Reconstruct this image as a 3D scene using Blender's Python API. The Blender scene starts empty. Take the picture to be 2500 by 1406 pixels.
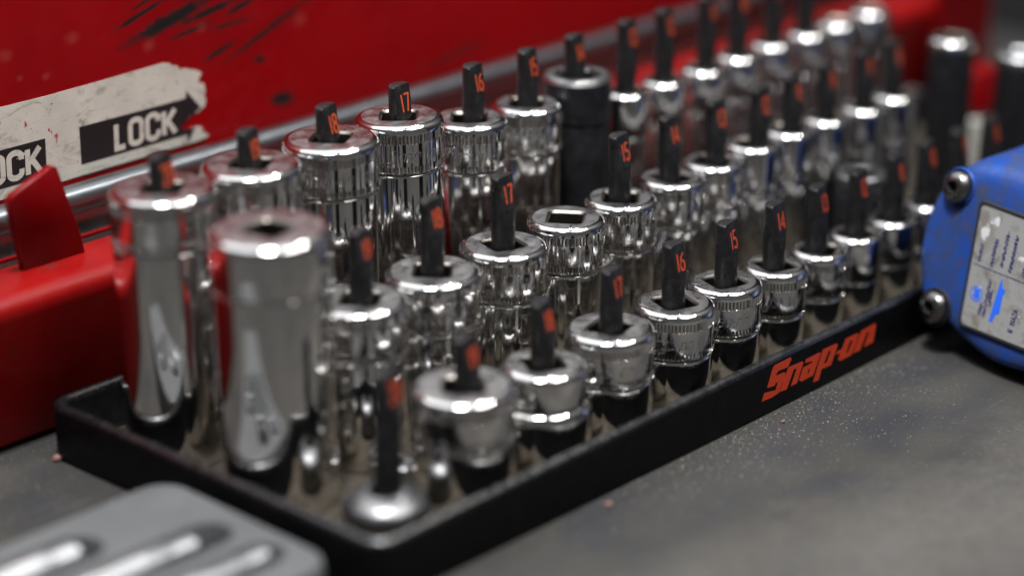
import bpy, math, random
from math import sin, cos, pi, radians
from mathutils import Vector, Matrix
from mathutils.geometry import tessellate_polygon

# ------------------------------------------------------------------ camera, world, lamps, exposure
S = 0.001                                   # builders work in millimetres; x runs along the tray, y across it
scene = bpy.context.scene
COL = scene.collection

cam_d = bpy.data.cameras.new("camera")
cam = bpy.data.objects.new("camera", cam_d)
COL.objects.link(cam)
cam.location = (-0.3204, -0.3433, 0.266)
cam.rotation_euler = (radians(90 - 21.5), 0, radians(43.2 - 90))
cam_d.sensor_width = 36
cam_d.lens = 79.2
cam_d.clip_start = 0.01
cam_d.clip_end = 50
cam_d.dof.use_dof = True
cam_d.dof.focus_distance = 0.634
cam_d.dof.aperture_fstop = 3.3
scene.camera = cam

world = bpy.data.worlds.new("World")
scene.world = world
world.use_nodes = True
bg = world.node_tree.nodes["Background"]
bg.inputs[0].default_value = (0.93, 0.96, 1.0, 1)
bg.inputs[1].default_value = 0.09

def lamp(name, loc, target, sx, sy, power, color, roll=0):
    d = bpy.data.lights.new(name, "AREA")
    d.shape = "RECTANGLE"; d.size = sx; d.size_y = sy; d.energy = power; d.color = color
    o = bpy.data.objects.new(name, d)
    COL.objects.link(o)
    o.location = loc
    q = (Vector(target) - Vector(loc)).to_track_quat("-Z", "Y")
    o.rotation_euler = (q.to_matrix() @ Matrix.Rotation(radians(roll), 3, "Z")).to_euler()
    return o

lamp("ceiling_lamp", (-0.17, -0.10, 1.15), (0.10, 0.06, 0.0), 0.34, 0.20, 12.0, (0.97, 0.98, 1.0), 45)
lamp("added_highlight_lamp", (-0.10, -0.06, 1.12), (0.10, 0.06, 0.0), 0.045, 0.045, 12.0, (0.97, 0.98, 1.0), 45)  # added lamp, only there to put hot spots on the socket rims
lamp("ceiling_panel", (0.30, -0.50, 1.20), (0.10, 0.05, 0.05), 0.6, 0.45, 8.0, (1.0, 0.985, 0.96), 0)
lamp("ceiling_bounce", (0.2, 1.1, 2.0), (0.1, 0.1, 0.0), 3.2, 2.4, 44.0, (0.95, 0.98, 1.0), 0)
lamp("ceiling_lamp_far", (0.95, 0.62, 1.35), (0.15, 0.05, 0.0), 0.12, 0.05, 4.0, (1.0, 0.97, 0.92), 0)
lamp("ceiling_lamp_right", (0.75, -0.35, 1.25), (0.15, 0.0, 0.0), 0.10, 0.06, 3.0, (1.0, 0.98, 0.95), 30)

vs = scene.view_settings
vs.view_transform = "Standard"; vs.look = "None"; vs.exposure = 0.0; vs.gamma = 1.0
scene.render.engine = "CYCLES"
cy = scene.cycles
cy.use_denoising = True
cy.max_bounces = 8; cy.glossy_bounces = 6; cy.diffuse_bounces = 3
cy.caustics_reflective = False; cy.caustics_refractive = False
cy.sample_clamp_indirect = 5.0
cy.blur_glossy = 0.3

rnd = random.Random(7)

# ------------------------------------------------------------------ helpers
def mesh(name, verts, faces, mat, parent=None, loc=(0, 0, 0), sharp=32, smooth=True):
    me = bpy.data.meshes.new(name)
    me.from_pydata([(x * S, y * S, z * S) for x, y, z in verts], [], faces)
    if smooth:
        me.polygons.foreach_set("use_smooth", [True] * len(me.polygons))
        me.set_sharp_from_angle(angle=radians(sharp))
    me.update()
    if mat: me.materials.append(mat)
    o = bpy.data.objects.new(name, me)
    COL.objects.link(o)
    o.location = [c * S for c in loc]
    if parent: o.parent = parent
    return o

def empty(name, loc, rot=(0, 0, 0)):
    o = bpy.data.objects.new(name, None)
    o.empty_display_size = 0.005
    COL.objects.link(o)
    o.location = [c * S for c in loc]
    o.rotation_euler = rot
    return o

def tag(o, label, cat, group=None):
    o["label"] = label; o["category"] = cat
    if group: o["group"] = group
    return o

def loft(loops, closed_loop=True, cap_start=False, cap_end=False):
    """loops: equal-length lists of points -> verts, faces"""
    n = len(loops[0]); V = [p for l in loops for p in l]; F = []
    for i in range(len(loops) - 1):
        for j in range(n if closed_loop else n - 1):
            k = (j + 1) % n
            F.append((i * n + j, i * n + k, (i + 1) * n + k, (i + 1) * n + j))
    if cap_start: F.append(tuple(reversed(range(n))))
    if cap_end: F.append(tuple((len(loops) - 1) * n + j for j in range(n)))
    return V, F

def circ(r, z, n=56, cx=0, cy=0):
    return [(cx + r * cos(2 * pi * i / n), cy + r * sin(2 * pi * i / n), z) for i in range(n)]

def lathe(profile, n=56, cap_start=False, cap_end=False):
    return loft([circ(r, z, n) for r, z in profile], True, cap_start, cap_end)

def rrect(x0, x1, y0, y1, r, z, k=8):
    pts = []
    for (cx, cy_, a0) in ((x1 - r, y1 - r, 0), (x0 + r, y1 - r, 90), (x0 + r, y0 + r, 180), (x1 - r, y0 + r, 270)):
        for i in range(k + 1):
            a = radians(a0 + 90 * i / k)
            pts.append((cx + r * cos(a), cy_ + r * sin(a), z))
    return pts

def tri_poly(loops):
    """polygon with holes -> 2D verts, triangles"""
    vl = [[Vector((x, y, 0)) for x, y in l] for l in loops]
    tris = tessellate_polygon(vl)
    V = [(p.x, p.y) for l in vl for p in l]
    return V, [tuple(t) for t in tris]

class MB:
    def __init__(self): self.v = []; self.f = []
    def add(self, V, F):
        b = len(self.v); self.v += list(V); self.f += [tuple(i + b for i in f) for f in F]; return self
    def box(self, x0, x1, y0, y1, z0, z1):
        V = [(x0, y0, z0), (x1, y0, z0), (x1, y1, z0), (x0, y1, z0), (x0, y0, z1), (x1, y0, z1), (x1, y1, z1), (x0, y1, z1)]
        return self.add(V, [(3, 2, 1, 0), (4, 5, 6, 7), (0, 1, 5, 4), (1, 2, 6, 5), (2, 3, 7, 6), (3, 0, 4, 7)])

# ------------------------------------------------------------------ materials
def new_mat(name):
    m = bpy.data.materials.new(name); m.use_nodes = True
    nt = m.node_tree
    return m, nt, nt.nodes["Principled BSDF"]

def N(nt, t, **kw):
    n = nt.nodes.new(t)
    for k, v in kw.items(): setattr(n, k, v)
    return n

def noise(nt, scale, detail=4, rough=0.6, coord="Object", stretch=None, dist=0.0):
    tc = N(nt, "ShaderNodeTexCoord")
    out = tc.outputs[coord]
    if stretch:
        mp = N(nt, "ShaderNodeMapping"); mp.inputs["Scale"].default_value = stretch
        nt.links.new(out, mp.inputs[0]); out = mp.outputs[0]
    n = N(nt, "ShaderNodeTexNoise")
    n.inputs["Scale"].default_value = scale; n.inputs["Detail"].default_value = detail
    n.inputs["Roughness"].default_value = rough; n.inputs["Distortion"].default_value = dist
    nt.links.new(out, n.inputs["Vector"])
    return n.outputs["Fac"]

def ramp(nt, fac, stops):
    r = N(nt, "ShaderNodeValToRGB")
    el = r.color_ramp.elements
    while len(el) < len(stops): el.new(0.5)
    for e, (p, c) in zip(el, stops):
        e.position = p
        e.color = (c, c, c, 1) if isinstance(c, (int, float)) else (*c, 1)
    nt.links.new(fac, r.inputs[0])
    return r.outputs[0]

def mix(nt, fac, a, b, mode="MIX"):
    m = N(nt, "ShaderNodeMix"); m.data_type = "RGBA"; m.blend_type = mode
    for idx, val in ((0, fac), (6, a), (7, b)):
        if isinstance(val, bpy.types.NodeSocket): nt.links.new(val, m.inputs[idx])
        elif isinstance(val, (int, float)): m.inputs[idx].default_value = val
        else: m.inputs[idx].default_value = (*val, 1)
    return m.outputs[2]

def bump(nt, bs, height, strength, dist):
    b = N(nt, "ShaderNodeBump"); b.inputs["Strength"].default_value = strength; b.inputs["Distance"].default_value = dist
    nt.links.new(height, b.inputs["Height"]); nt.links.new(b.outputs[0], bs.inputs["Normal"])

def m_chrome(name, base=(0.75, 0.735, 0.72), r0=0.06, r1=0.19, grime=0.6):
    m, nt, bs = new_mat(name)
    bs.inputs["Metallic"].default_value = 1
    sm = noise(nt, 260, 5, 0.65)
    sp = noise(nt, 1500, 3, 0.6)
    dirt = ramp(nt, noise(nt, 420, 6, 0.72), [(0.56, 0.0), (0.74, 1.0)])
    c = mix(nt, dirt, base, tuple(b * grime for b in base))
    c = mix(nt, ramp(nt, sp, [(0.68, 0.0), (0.76, 0.7)]), c, (0.18, 0.15, 0.12))
    nt.links.new(c, bs.inputs["Base Color"])
    nt.links.new(ramp(nt, sm, [(0.38, r0), (0.72, r1)]), bs.inputs["Roughness"])
    bump(nt, bs, noise(nt, 260, 2, 0.5), 0.015, 0.0002)
    return m

CHROME = m_chrome("polished_chrome")
CHROME_TOP = m_chrome("worn_chrome", (0.77, 0.755, 0.745), 0.055, 0.17, 0.6)
FACE = m_chrome("satin_worn_face", (0.44, 0.425, 0.43), 0.26, 0.46, 0.65)
BARREL = m_chrome("used_chrome_barrel", (0.80, 0.785, 0.765), 0.05, 0.11, 0.75)
STEEL = m_chrome("dull_steel", (0.5, 0.5, 0.5), 0.28, 0.42, 0.5)
SATIN = m_chrome("satin_nickel", (0.20, 0.20, 0.205), 0.36, 0.5, 0.8)

def m_black_oxide():
    m, nt, bs = new_mat("black_oxide_steel")
    bs.inputs["Metallic"].default_value = 0.7
    nt.links.new(ramp(nt, noise(nt, 300, 4), [(0.3, (0.018, 0.018, 0.02)), (0.8, (0.05, 0.05, 0.055))]), bs.inputs["Base Color"])
    bs.inputs["Roughness"].default_value = 0.34
    return m
BLACK_STEEL = m_black_oxide()
BORE = m_chrome("shaded_bore", (0.16, 0.145, 0.125), 0.3, 0.5, 0.4)  # dark colour stands in for shade inside the holes; knurl slots share it

def m_plastic(name, base, dusty, rough=0.38, scale=180, amount=(0.52, 0.8), spec_dust=True, spec=0.3, speck=None):
    m, nt, bs = new_mat(name)
    bs.inputs['Specular IOR Level'].default_value = spec
    d = ramp(nt, noise(nt, scale, 6, 0.7), [(amount[0], 0.0), (amount[1], 0.75)])
    c = mix(nt, d, base, dusty)
    if spec_dust:
        sp = ramp(nt, noise(nt, 2400, 2, 0.5), [(0.69, 0.0), (0.76, 0.8)])
        c = mix(nt, sp, c, (speck, speck * .95, speck * .9) if speck else tuple(min(1, x * 3 + 0.02) for x in dusty))
    nt.links.new(c, bs.inputs["Base Color"])
    nt.links.new(ramp(nt, noise(nt, scale * 1.7, 4), [(0.35, rough), (0.75, min(1, rough + 0.25))]), bs.inputs["Roughness"])
    bump(nt, bs, noise(nt, 2600, 3, 0.6), 0.12, 0.0002)
    return m
TRAY_BLACK = m_plastic("tray_black_plastic", (0.0022, 0.0023, 0.0028), (0.007, 0.0068, 0.0065), 0.26, spec=0.16, speck=0.06)
RIM_BLACK = m_plastic("tray_black_rubbed_rim", (0.004, 0.0044, 0.005), (0.02, 0.021, 0.022), 0.18, spec=1.0, speck=0.12)
TRAY_INNER = m_plastic("tray_inner_wall_dusty", (0.0028, 0.0028, 0.003), (0.009, 0.0085, 0.008), 0.5, 150, (0.5, 0.8), spec=0.16, speck=0.06)
TRAY_FLOOR = m_plastic("tray_floor_dusty", (0.026, 0.0215, 0.016), (0.095, 0.076, 0.053), 0.85, 120, (0.4, 0.75))
PEG_BLACK = m_plastic("peg_black_plastic", (0.011, 0.0105, 0.011), (0.055, 0.052, 0.052), 0.27, 260, (0.48, 0.85))
CASE_GREY = m_plastic("case_grey_plastic", (0.088, 0.091, 0.093), (0.062, 0.062, 0.061), 0.48, 60, (0.4, 0.8), False)

def m_flat(name, col, rough=0.5, wear=None, wear_amt=(0.66, 0.72), scale=900, metallic=0.0):
    m, nt, bs = new_mat(name)
    bs.inputs["Roughness"].default_value = rough
    bs.inputs["Metallic"].default_value = metallic
    if wear:
        c = mix(nt, ramp(nt, noise(nt, scale, 5, 0.65), [(wear_amt[0], 0.0), (wear_amt[1], 1.0)]), col, wear)
        nt.links.new(c, bs.inputs["Base Color"])
    else:
        bs.inputs["Base Color"].default_value = (*col, 1)
    return m
ORANGE = m_flat("orange_numeral_paint", (0.50, 0.062, 0.016), 0.55, (0.10, 0.025, 0.015), (0.57, 0.72), 1300)
LOGO_RED = m_flat("red_orange_logo_paint", (0.66, 0.052, 0.012), 0.5, (0.22, 0.025, 0.01), (0.56, 0.75), 900)
STICKER_BLACK = m_flat("sticker_black_print", (0.007, 0.007, 0.008), 0.5, (0.13, 0.12, 0.11), (0.70, 0.76), 900)
LABEL_BLUE = m_flat("label_blue_print", (0.02, 0.13, 0.75), 0.4)
LABEL_INK = m_flat("label_dark_print", (0.02, 0.02, 0.10), 0.5, (0.2, 0.2, 0.25), (0.55, 0.65), 1500)
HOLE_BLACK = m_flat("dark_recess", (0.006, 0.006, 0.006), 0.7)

def m_sticker():
    m, nt, bs = new_mat("sticker_cream_film")
    base = ramp(nt, noise(nt, 90, 4), [(0.3, (0.46, 0.43, 0.375)), (0.7, (0.56, 0.525, 0.46))])
    # grey rubbed-in dirt, streaky, and specks torn through to the red paint
    d1 = ramp(nt, noise(nt, 130, 8, 0.75, stretch=(0.7, 1, 1.6), dist=1.2), [(0.53, 0.0), (0.68, 0.75)])
    c = mix(nt, d1, base, (0.16, 0.14, 0.11))
    d2 = ramp(nt, noise(nt, 520, 5, 0.7), [(0.63, 0.0), (0.70, 0.8)])
    c = mix(nt, d2, c, (0.13, 0.11, 0.09))
    d3 = ramp(nt, noise(nt, 240, 3, 0.5, stretch=(1.5, 1, 0.7)), [(0.675, 0.0), (0.69, 1.0)])
    c = mix(nt, d3, c, (0.30, 0.03, 0.02))
    nt.links.new(c, bs.inputs["Base Color"])
    bs.inputs["Roughness"].default_value = 0.5
    return m
STICKER = m_sticker()

def m_label():
    m, nt, bs = new_mat("label_silver_film")
    d = ramp(nt, noise(nt, 110, 6, 0.7, dist=0.8), [(0.5, 0.0), (0.68, 0.9)])
    c = mix(nt, d, (0.33, 0.33, 0.32), (0.17, 0.15, 0.11))
    c = mix(nt, ramp(nt, noise(nt, 160, 3), [(0.66, 0.0), (0.7, 0.9)]), c, (0.75, 0.75, 0.75))
    nt.links.new(c, bs.inputs["Base Color"]); bs.inputs["Roughness"].default_value = 0.42
    bs.inputs["Metallic"].default_value = 0.25
    return m
LABEL = m_label()

def m_blue():
    m, nt, bs = new_mat("scuffed_blue_plastic")
    base = ramp(nt, noise(nt, 40, 4), [(0.35, (0.012, 0.048, 0.23)), (0.7, (0.016, 0.065, 0.30))])
    g = ramp(nt, noise(nt, 95, 7, 0.72, dist=0.6), [(0.42, 0.0), (0.62, 0.8)])
    c = mix(nt, g, base, (0.034, 0.042, 0.066))
    g2 = ramp(nt, noise(nt, 420, 5, 0.7), [(0.62, 0.0), (0.68, 0.85)])
    c = mix(nt, g2, c, (0.10, 0.09, 0.075))
    nt.links.new(c, bs.inputs["Base Color"])
    nt.links.new(ramp(nt, g, [(0.0, 0.34), (1.0, 0.6)]), bs.inputs["Roughness"])
    bs.inputs["Specular IOR Level"].default_value = 0.3
    bump(nt, bs, noise(nt, 900, 4), 0.2, 0.0003)
    return m
BLUE = m_blue()

# scuffs on the lid: centre line ends (x, z) in mm and half width; pale rubbed patches: centre, radius
SCUFF = [((62.2, 97.0), (79.8, 102.4), 0.55), ((67.7, 92.5), (95.3, 99.5), 1.65), ((86.6, 94.2), (106.3, 97.5), 0.9),
         ((103.5, 93.7), (114.1, 96.6), 0.75), ((97.6, 90.3), (112.4, 91.0), 0.45), ((94.2, 81.5), (105.6, 84.9), 0.65),
         ((104, 80.2), (135.7, 92.3), 0.7), ((113.6, 77.8), (116.2, 77.2), 0.85), ((120.4, 63.6), (126.2, 62.8), 1.8),
         ((80.9, 90.3), (96.6, 92.3), 0.5), ((68.1, 101.4), (77.3, 104.6), 0.4), ((190, 60.5), (215, 64), 0.5)]
PALE = [(46.8, 97.7, 1.6), (23.8, 97, 1.6), (27.9, 89.7, 0.8), (73.3, 90, 1.7), (93.4, 91.6, 1.4),
        (132.4, 86.7, 2.0), (36.7, 88.4, 1.0)]

def blob_mask(nt, tc, nz, c0, e1, e2, L, w, soft):
    """ragged-edged elliptical stain: centre, two axes, half length and half width in mm"""
    sub = N(nt, "ShaderNodeVectorMath", operation="SUBTRACT"); sub.inputs[1].default_value = [v * S for v in c0]
    nt.links.new(tc.outputs["Object"], sub.inputs[0])
    a = N(nt, "ShaderNodeVectorMath", operation="DOT_PRODUCT"); a.inputs[1].default_value = [v / (L * S) for v in e1]
    b = N(nt, "ShaderNodeVectorMath", operation="DOT_PRODUCT"); b.inputs[1].default_value = [v / (w * S) for v in e2]
    nt.links.new(sub.outputs[0], a.inputs[0]); nt.links.new(sub.outputs[0], b.inputs[0])
    cb = N(nt, "ShaderNodeCombineXYZ"); nt.links.new(a.outputs["Value"], cb.inputs[0]); nt.links.new(b.outputs["Value"], cb.inputs[1])
    ln = N(nt, "ShaderNodeVectorMath", operation="LENGTH"); nt.links.new(cb.outputs[0], ln.inputs[0])
    ad = N(nt, "ShaderNodeMath", operation="MULTIPLY_ADD"); ad.inputs[1].default_value = 1.5; ad.inputs[2].default_value = -0.75
    nt.links.new(nz.outputs["Fac"], ad.inputs[0])
    sm = N(nt, "ShaderNodeMath", operation="ADD"); nt.links.new(ln.outputs["Value"], sm.inputs[0]); nt.links.new(ad.outputs[0], sm.inputs[1])
    mr = N(nt, "ShaderNodeMapRange"); mr.inputs[1].default_value = 1.0 + soft; mr.inputs[2].default_value = 1.0 - soft
    mr.inputs[3].default_value = 0; mr.inputs[4].default_value = 1
    nt.links.new(sm.outputs[0], mr.inputs[0])
    return mr.outputs[0]

def m_red(name, scuffed=False, dirt=0.0, base=(0.23, 0.0008, 0.0025), rough=0.36):
    m, nt, bs = new_mat(name)
    c = mix(nt, ramp(nt, noise(nt, 25, 5), [(0.35, 0.0), (0.7, 1.0)]), base, tuple(b * 0.8 for b in base))
    if dirt:
        d = ramp(nt, noise(nt, 70, 7, 0.7), [(0.62 - 0.2 * dirt, 0.0), (0.85 - 0.2 * dirt, 0.9)])
        c = mix(nt, d, c, (0.05, 0.03, 0.022))
    if scuffed:
        tc = N(nt, "ShaderNodeTexCoord")
        nz = N(nt, "ShaderNodeTexNoise"); nz.inputs["Scale"].default_value = 330; nz.inputs["Detail"].default_value = 6
        nz.inputs["Roughness"].default_value = 0.7
        nt.links.new(tc.outputs["Object"], nz.inputs["Vector"])
        blob = lambda cx, cz, ex, ez, L, w, soft: blob_mask(nt, tc, nz, (cx, 0, cz), (ex, 0, ez), (-ez, 0, ex), L, w, soft)
        for (p, q, w) in SCUFF:
            dx, dz = q[0] - p[0], q[1] - p[1]; L = math.hypot(dx, dz)
            f = blob((p[0] + q[0]) / 2, (p[1] + q[1]) / 2, dx / L, dz / L, L / 2 + w, w * 1.25, 0.35)
            c = mix(nt, f, c, (0.012, 0.010, 0.010))
        for (x, z, r) in PALE:
            f = blob(x, z, 1, 0, r, r * 0.8, 0.9)
            mm = N(nt, "ShaderNodeMath", operation="MULTIPLY"); mm.inputs[1].default_value = 0.12; nt.links.new(f, mm.inputs[0])
            c = mix(nt, mm.outputs[0], c, (0.40, 0.17, 0.13))
    nt.links.new(c, bs.inputs["Base Color"])
    nt.links.new(ramp(nt, noise(nt, 160, 5), [(0.4, rough), (0.75, rough + 0.2)]), bs.inputs["Roughness"])
    bump(nt, bs, noise(nt, 300, 4), 0.05, 0.0004)
    bs.inputs["Specular IOR Level"].default_value = 0.25
    return m
RED_LID = m_red("red_paint_scuffed", True)
RED_BODY = m_red("red_paint_grimy", False, 0.25, (0.23, 0.003, 0.003))
RED_TAB = m_red("red_paint_tab", False, 0.1, (0.16, 0.0006, 0.002), 0.3)
GUTTER = m_flat("grimy_dark_gutter", (0.03, 0.018, 0.015), 0.6, (0.14, 0.02, 0.015), (0.55, 0.7), 120)

# oily stains on the mat and a long dark band along the tray front: x, y, half length, half width, angle, strength
STAINS_AND_BAND = [(172, -29, 15, 7, -20, 0.75), (158, -33, 9, 6, 30, 0.65), (129, -40, 9, 5, -10, 0.65), (208, -14, 16, 7, -15, 0.55), (200, -38, 13, 5, 10, 0.4),
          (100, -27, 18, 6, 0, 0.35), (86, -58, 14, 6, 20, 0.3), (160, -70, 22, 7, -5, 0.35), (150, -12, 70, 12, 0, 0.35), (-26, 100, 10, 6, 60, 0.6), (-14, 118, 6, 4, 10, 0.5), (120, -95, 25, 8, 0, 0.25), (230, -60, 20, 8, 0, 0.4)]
# broad pale patches, mostly towards the near side, same fields
PALE_MAT = [(105, -68, 34, 16, 10, 0.6), (150, -88, 45, 18, 5, 0.65), (60, -45, 26, 9, 0, 0.45), (215, -70, 30, 14, 0, 0.4), (-30, 125, 14, 7, 0, 0.4)]
def m_bench():
    m, nt, bs = new_mat("grey_rubber_mat")
    c = ramp(nt, noise(nt, 7, 3, 0.5), [(0.3, (0.027, 0.0255, 0.0235)), (0.7, (0.046, 0.043, 0.039))])
    blot = ramp(nt, noise(nt, 21, 4, 0.5, stretch=(1.0, 1.7, 1)), [(0.54, 0.0), (0.70, 0.85)])
    c = mix(nt, blot, c, (0.022, 0.023, 0.028))
    pale = ramp(nt, noise(nt, 14, 5, 0.6, stretch=(0.8, 1.2, 1)), [(0.58, 0.0), (0.8, 0.5)])
    c = mix(nt, pale, c, (0.075, 0.068, 0.058))
    tc = N(nt, "ShaderNodeTexCoord")
    nz = N(nt, "ShaderNodeTexNoise"); nz.inputs["Scale"].default_value = 95; nz.inputs["Detail"].default_value = 6; nz.inputs["Roughness"].default_value = 0.68
    nt.links.new(tc.outputs["Object"], nz.inputs["Vector"])
    for (x, y, L, w, ang, amt) in STAINS_AND_BAND:
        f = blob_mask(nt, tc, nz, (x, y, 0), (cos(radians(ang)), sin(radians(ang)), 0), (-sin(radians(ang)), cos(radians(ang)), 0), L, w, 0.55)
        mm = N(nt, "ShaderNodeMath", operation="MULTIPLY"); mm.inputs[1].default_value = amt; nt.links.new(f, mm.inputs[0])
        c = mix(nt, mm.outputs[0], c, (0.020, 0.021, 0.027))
    for (x, y, L, w, ang, amt) in PALE_MAT:
        f = blob_mask(nt, tc, nz, (x, y, 0), (cos(radians(ang)), sin(radians(ang)), 0), (-sin(radians(ang)), cos(radians(ang)), 0), L, w, 0.9)
        mm = N(nt, "ShaderNodeMath", operation="MULTIPLY"); mm.inputs[1].default_value = amt; nt.links.new(f, mm.inputs[0])
        c = mix(nt, mm.outputs[0], c, (0.105, 0.098, 0.088))
    strk = ramp(nt, noise(nt, 110, 5, 0.65, stretch=(0.12, 2.4, 1)), [(0.57, 0.0), (0.70, 0.45)])
    c = mix(nt, strk, c, (0.034, 0.033, 0.032))
    strk2 = ramp(nt, noise(nt, 260, 3, 0.6, stretch=(0.06, 3.0, 1)), [(0.64, 0.0), (0.70, 0.5)])
    c = mix(nt, strk2, c, (0.09, 0.086, 0.079))
    fine = ramp(nt, noise(nt, 420, 6, 0.7), [(0.45, 0.0), (0.75, 0.6)])
    c = mix(nt, fine, c, (0.034, 0.033, 0.032))
    sp = ramp(nt, noise(nt, 1300, 3, 0.6), [(0.64, 0.0), (0.72, 0.55)])
    c = mix(nt, sp, c, (0.18, 0.163, 0.132))
    nt.links.new(c, bs.inputs["Base Color"])
    bs.inputs["Roughness"].default_value = 0.66
    bs.inputs["Specular IOR Level"].default_value = 0.14
    bump(nt, bs, noise(nt, 1100, 4, 0.65), 0.35, 0.0004)
    return m
BENCH = m_bench()

# ------------------------------------------------------------------ stroke lettering
def arc(cx, cy_, rx, ry, a0, a1, n=8):
    return [(cx + rx * cos(radians(a0 + (a1 - a0) * i / n)), cy_ + ry * sin(radians(a0 + (a1 - a0) * i / n))) for i in range(n + 1)]

def glyphs():
    w = 0.40; r = w / 2
    stad = arc(r, 1 - r, r, r, 0, 180) + arc(r, r, r, r, 180, 360) + [(w, 1 - r)]
    G = {
        "0": (w, [stad]), "O": (w, [stad]),
        "1": (0.10, [[(0.05, 0), (0.05, 1)]]), "I": (0.10, [[(0.05, 0), (0.05, 1)]]),
        "2": (w, [arc(r, 1 - r, r, r, 170, -35) + [(0, 0), (w, 0)]]),
        "3": (w, [arc(r, 0.77, r, 0.23, 160, -85) , arc(r, 0.27, r, 0.27, 85, -160)]),
        "4": (w, [[(0.30, 0), (0.30, 1), (0, 0.28), (w, 0.28)]]),
        "5": (w, [[(w * .95, 1), (0.04, 1), (0.02, 0.56)] + arc(r, 0.30, r, 0.30, 130, -150)]),
        "6": (w, [[(w * .9, 0.98), (0.10, 0.72), (0.0, 0.36)] + arc(r, 0.28, r, 0.28, 170, 530, 14)]),
        "7": (w, [[(0, 1), (w, 1), (0.16, 0)]]),
        "8": (w, [arc(r, 0.76, r * .9, 0.24, -90, 270, 14), arc(r, 0.26, r, 0.26, 90, 450, 14)]),
        "9": (w, [[(w * .1, 0.02), (w * .75, 0.28), (w, 0.64)] + arc(r, 0.72, r, 0.28, -10, 350, 14)]),
        "L": (w * .72, [[(0, 1), (0, 0), (w * .74, 0)]]),
        "C": (w, [[(w, 0.68), (w, 1 - r)] + arc(r, 1 - r, r, r, 0, 180) + arc(r, r, r, r, 180, 360) + [(w, 0.32)]]),
        "K": (w, [[(0, 0), (0, 1)], [(w, 1), (0.04, 0.44)], [(0.13, 0.58), (w * 1.02, 0)]]),
        "S": (w, [arc(r, 0.77, r, 0.23, 20, 250, 9) + arc(r, 0.25, r, 0.25, 80, -160, 9)]),
        "U": (w, [[(0, 1), (0, r)] + arc(r, r, r, r, 180, 360) + [(w, 1)]]),
        "A": (w * 1.1, [[(0, 0), (w * .55, 1), (w * 1.1, 0)], [(0.1, 0.3), (w * .95, 0.3)]]),
        "R": (w, [[(0, 0), (0, 1), (r, 1)] + arc(r, 0.75, r, 0.25, 90, -90) + [(0, 0.5)], [(r, 0.5), (w, 0)]]),
        "/": (w * .8, [[(0, 0), (w * .8, 1)]]), "-": (w * .7, [[(0, 0.4), (w * .7, 0.4)]]), " ": (w * .7, []), "#": (w, [[(0.1, 0), (0.16, 1)], [(0.28, 0), (0.34, 1)], [(0, .35), (w, .35)], [(0, .65), (w, .65)]]),
        # slanted square-cut script letters
        "s": (0.62, [[(0.70, 1.0), (0.24, 1.0), (0.12, 0.55), (0.58, 0.55), (0.46, 0.0), (-0.12, 0.0)]]),
        "n": (0.46, [[(0.0, 0.0), (0.16, 0.7), (0.56, 0.7), (0.40, 0.0)]]),
        "a": (0.46, [[(0.16, 0.7), (0.56, 0.7), (0.40, 0.0), (0.0, 0.0), (0.08, 0.38), (0.48, 0.38)]]),
        "p": (0.46, [[(-0.06, -0.3), (0.16, 0.7), (0.56, 0.7), (0.42, 0.05), (0.02, 0.05)]]),
        "o": (0.46, [[(0.0, 0.0), (0.16, 0.7), (0.56, 0.7), (0.40, 0.0), (0.0, 0.0)]]),
    }
    return G
GLYPH = glyphs()

def layout(text, h, gap=0.17, sx=1.0):
    x = 0; out = []
    for ch in text:
        w, pl = GLYPH[ch]
        for p in pl: out.append([((x + a * sx) * h, b * h) for a, b in p])
        x += w * sx + gap
    return out, (x - gap) * h

def offsets(pl, half):
    """left/right offset points of a polyline with mitred corners"""
    n = len(pl); L = []; R = []
    closed = math.hypot(pl[0][0] - pl[-1][0], pl[0][1] - pl[-1][1]) < 1e-6
    for i in range(n):
        a = pl[i - 1] if i > 0 else (pl[-2] if closed else None)
        b = pl[i + 1] if i < n - 1 else (pl[1] if closed else None)
        def d(p, q):
            x, y = q[0] - p[0], q[1] - p[1]; l = math.hypot(x, y) or 1; return (x / l, y / l)
        d1 = d(a, pl[i]) if a else d(pl[i], b); d2 = d(pl[i], b) if b else d1
        n1 = (-d1[1], d1[0]); n2 = (-d2[1], d2[0])
        mx, my = n1[0] + n2[0], n1[1] + n2[1]; l = math.hypot(mx, my) or 1; mx /= l; my /= l
        k = half / max(0.45, mx * n1[0] + my * n1[1])
        L.append((pl[i][0] + mx * k, pl[i][1] + my * k)); R.append((pl[i][0] - mx * k, pl[i][1] - my * k))
    return L, R

def flat_strokes(polys, width, mapf, lift=0.012):
    """painted strokes: mapf(x, y, height) -> 3D"""
    mb = MB()
    for k, pl in enumerate(polys):
        L, R = offsets(pl, width / 2)
        V = []
        for l, r in zip(L, R): V += [mapf(l[0], l[1], lift * (k % 4)), mapf(r[0], r[1], lift * (k % 4))]
        mb.add(V, [(2 * i, 2 * i + 1, 2 * i + 3, 2 * i + 2) for i in range(len(pl) - 1)])
    return mb

def ridge_strokes(polys, width, height, mapf):
    mb = MB()
    for pl in polys:
        q = [pl[0]]
        for a, b in zip(pl, pl[1:]):
            m = max(1, int(math.hypot(b[0] - a[0], b[1] - a[1]) / 0.5))
            q += [(a[0] + (b[0] - a[0]) * i / m, a[1] + (b[1] - a[1]) * i / m) for i in range(1, m + 1)]
        L, R = offsets(q, width / 2)
        V = []
        for l, c, r in zip(L, q, R): V += [mapf(l[0], l[1], -0.02), mapf(c[0], c[1], height), mapf(r[0], r[1], -0.02)]
        F = []
        for i in range(len(q) - 1):
            a = 3 * i
            F += [(a, a + 1, a + 4, a + 3), (a + 1, a + 2, a + 5, a + 4)]
        mb.add(V, F)
    return mb

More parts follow.
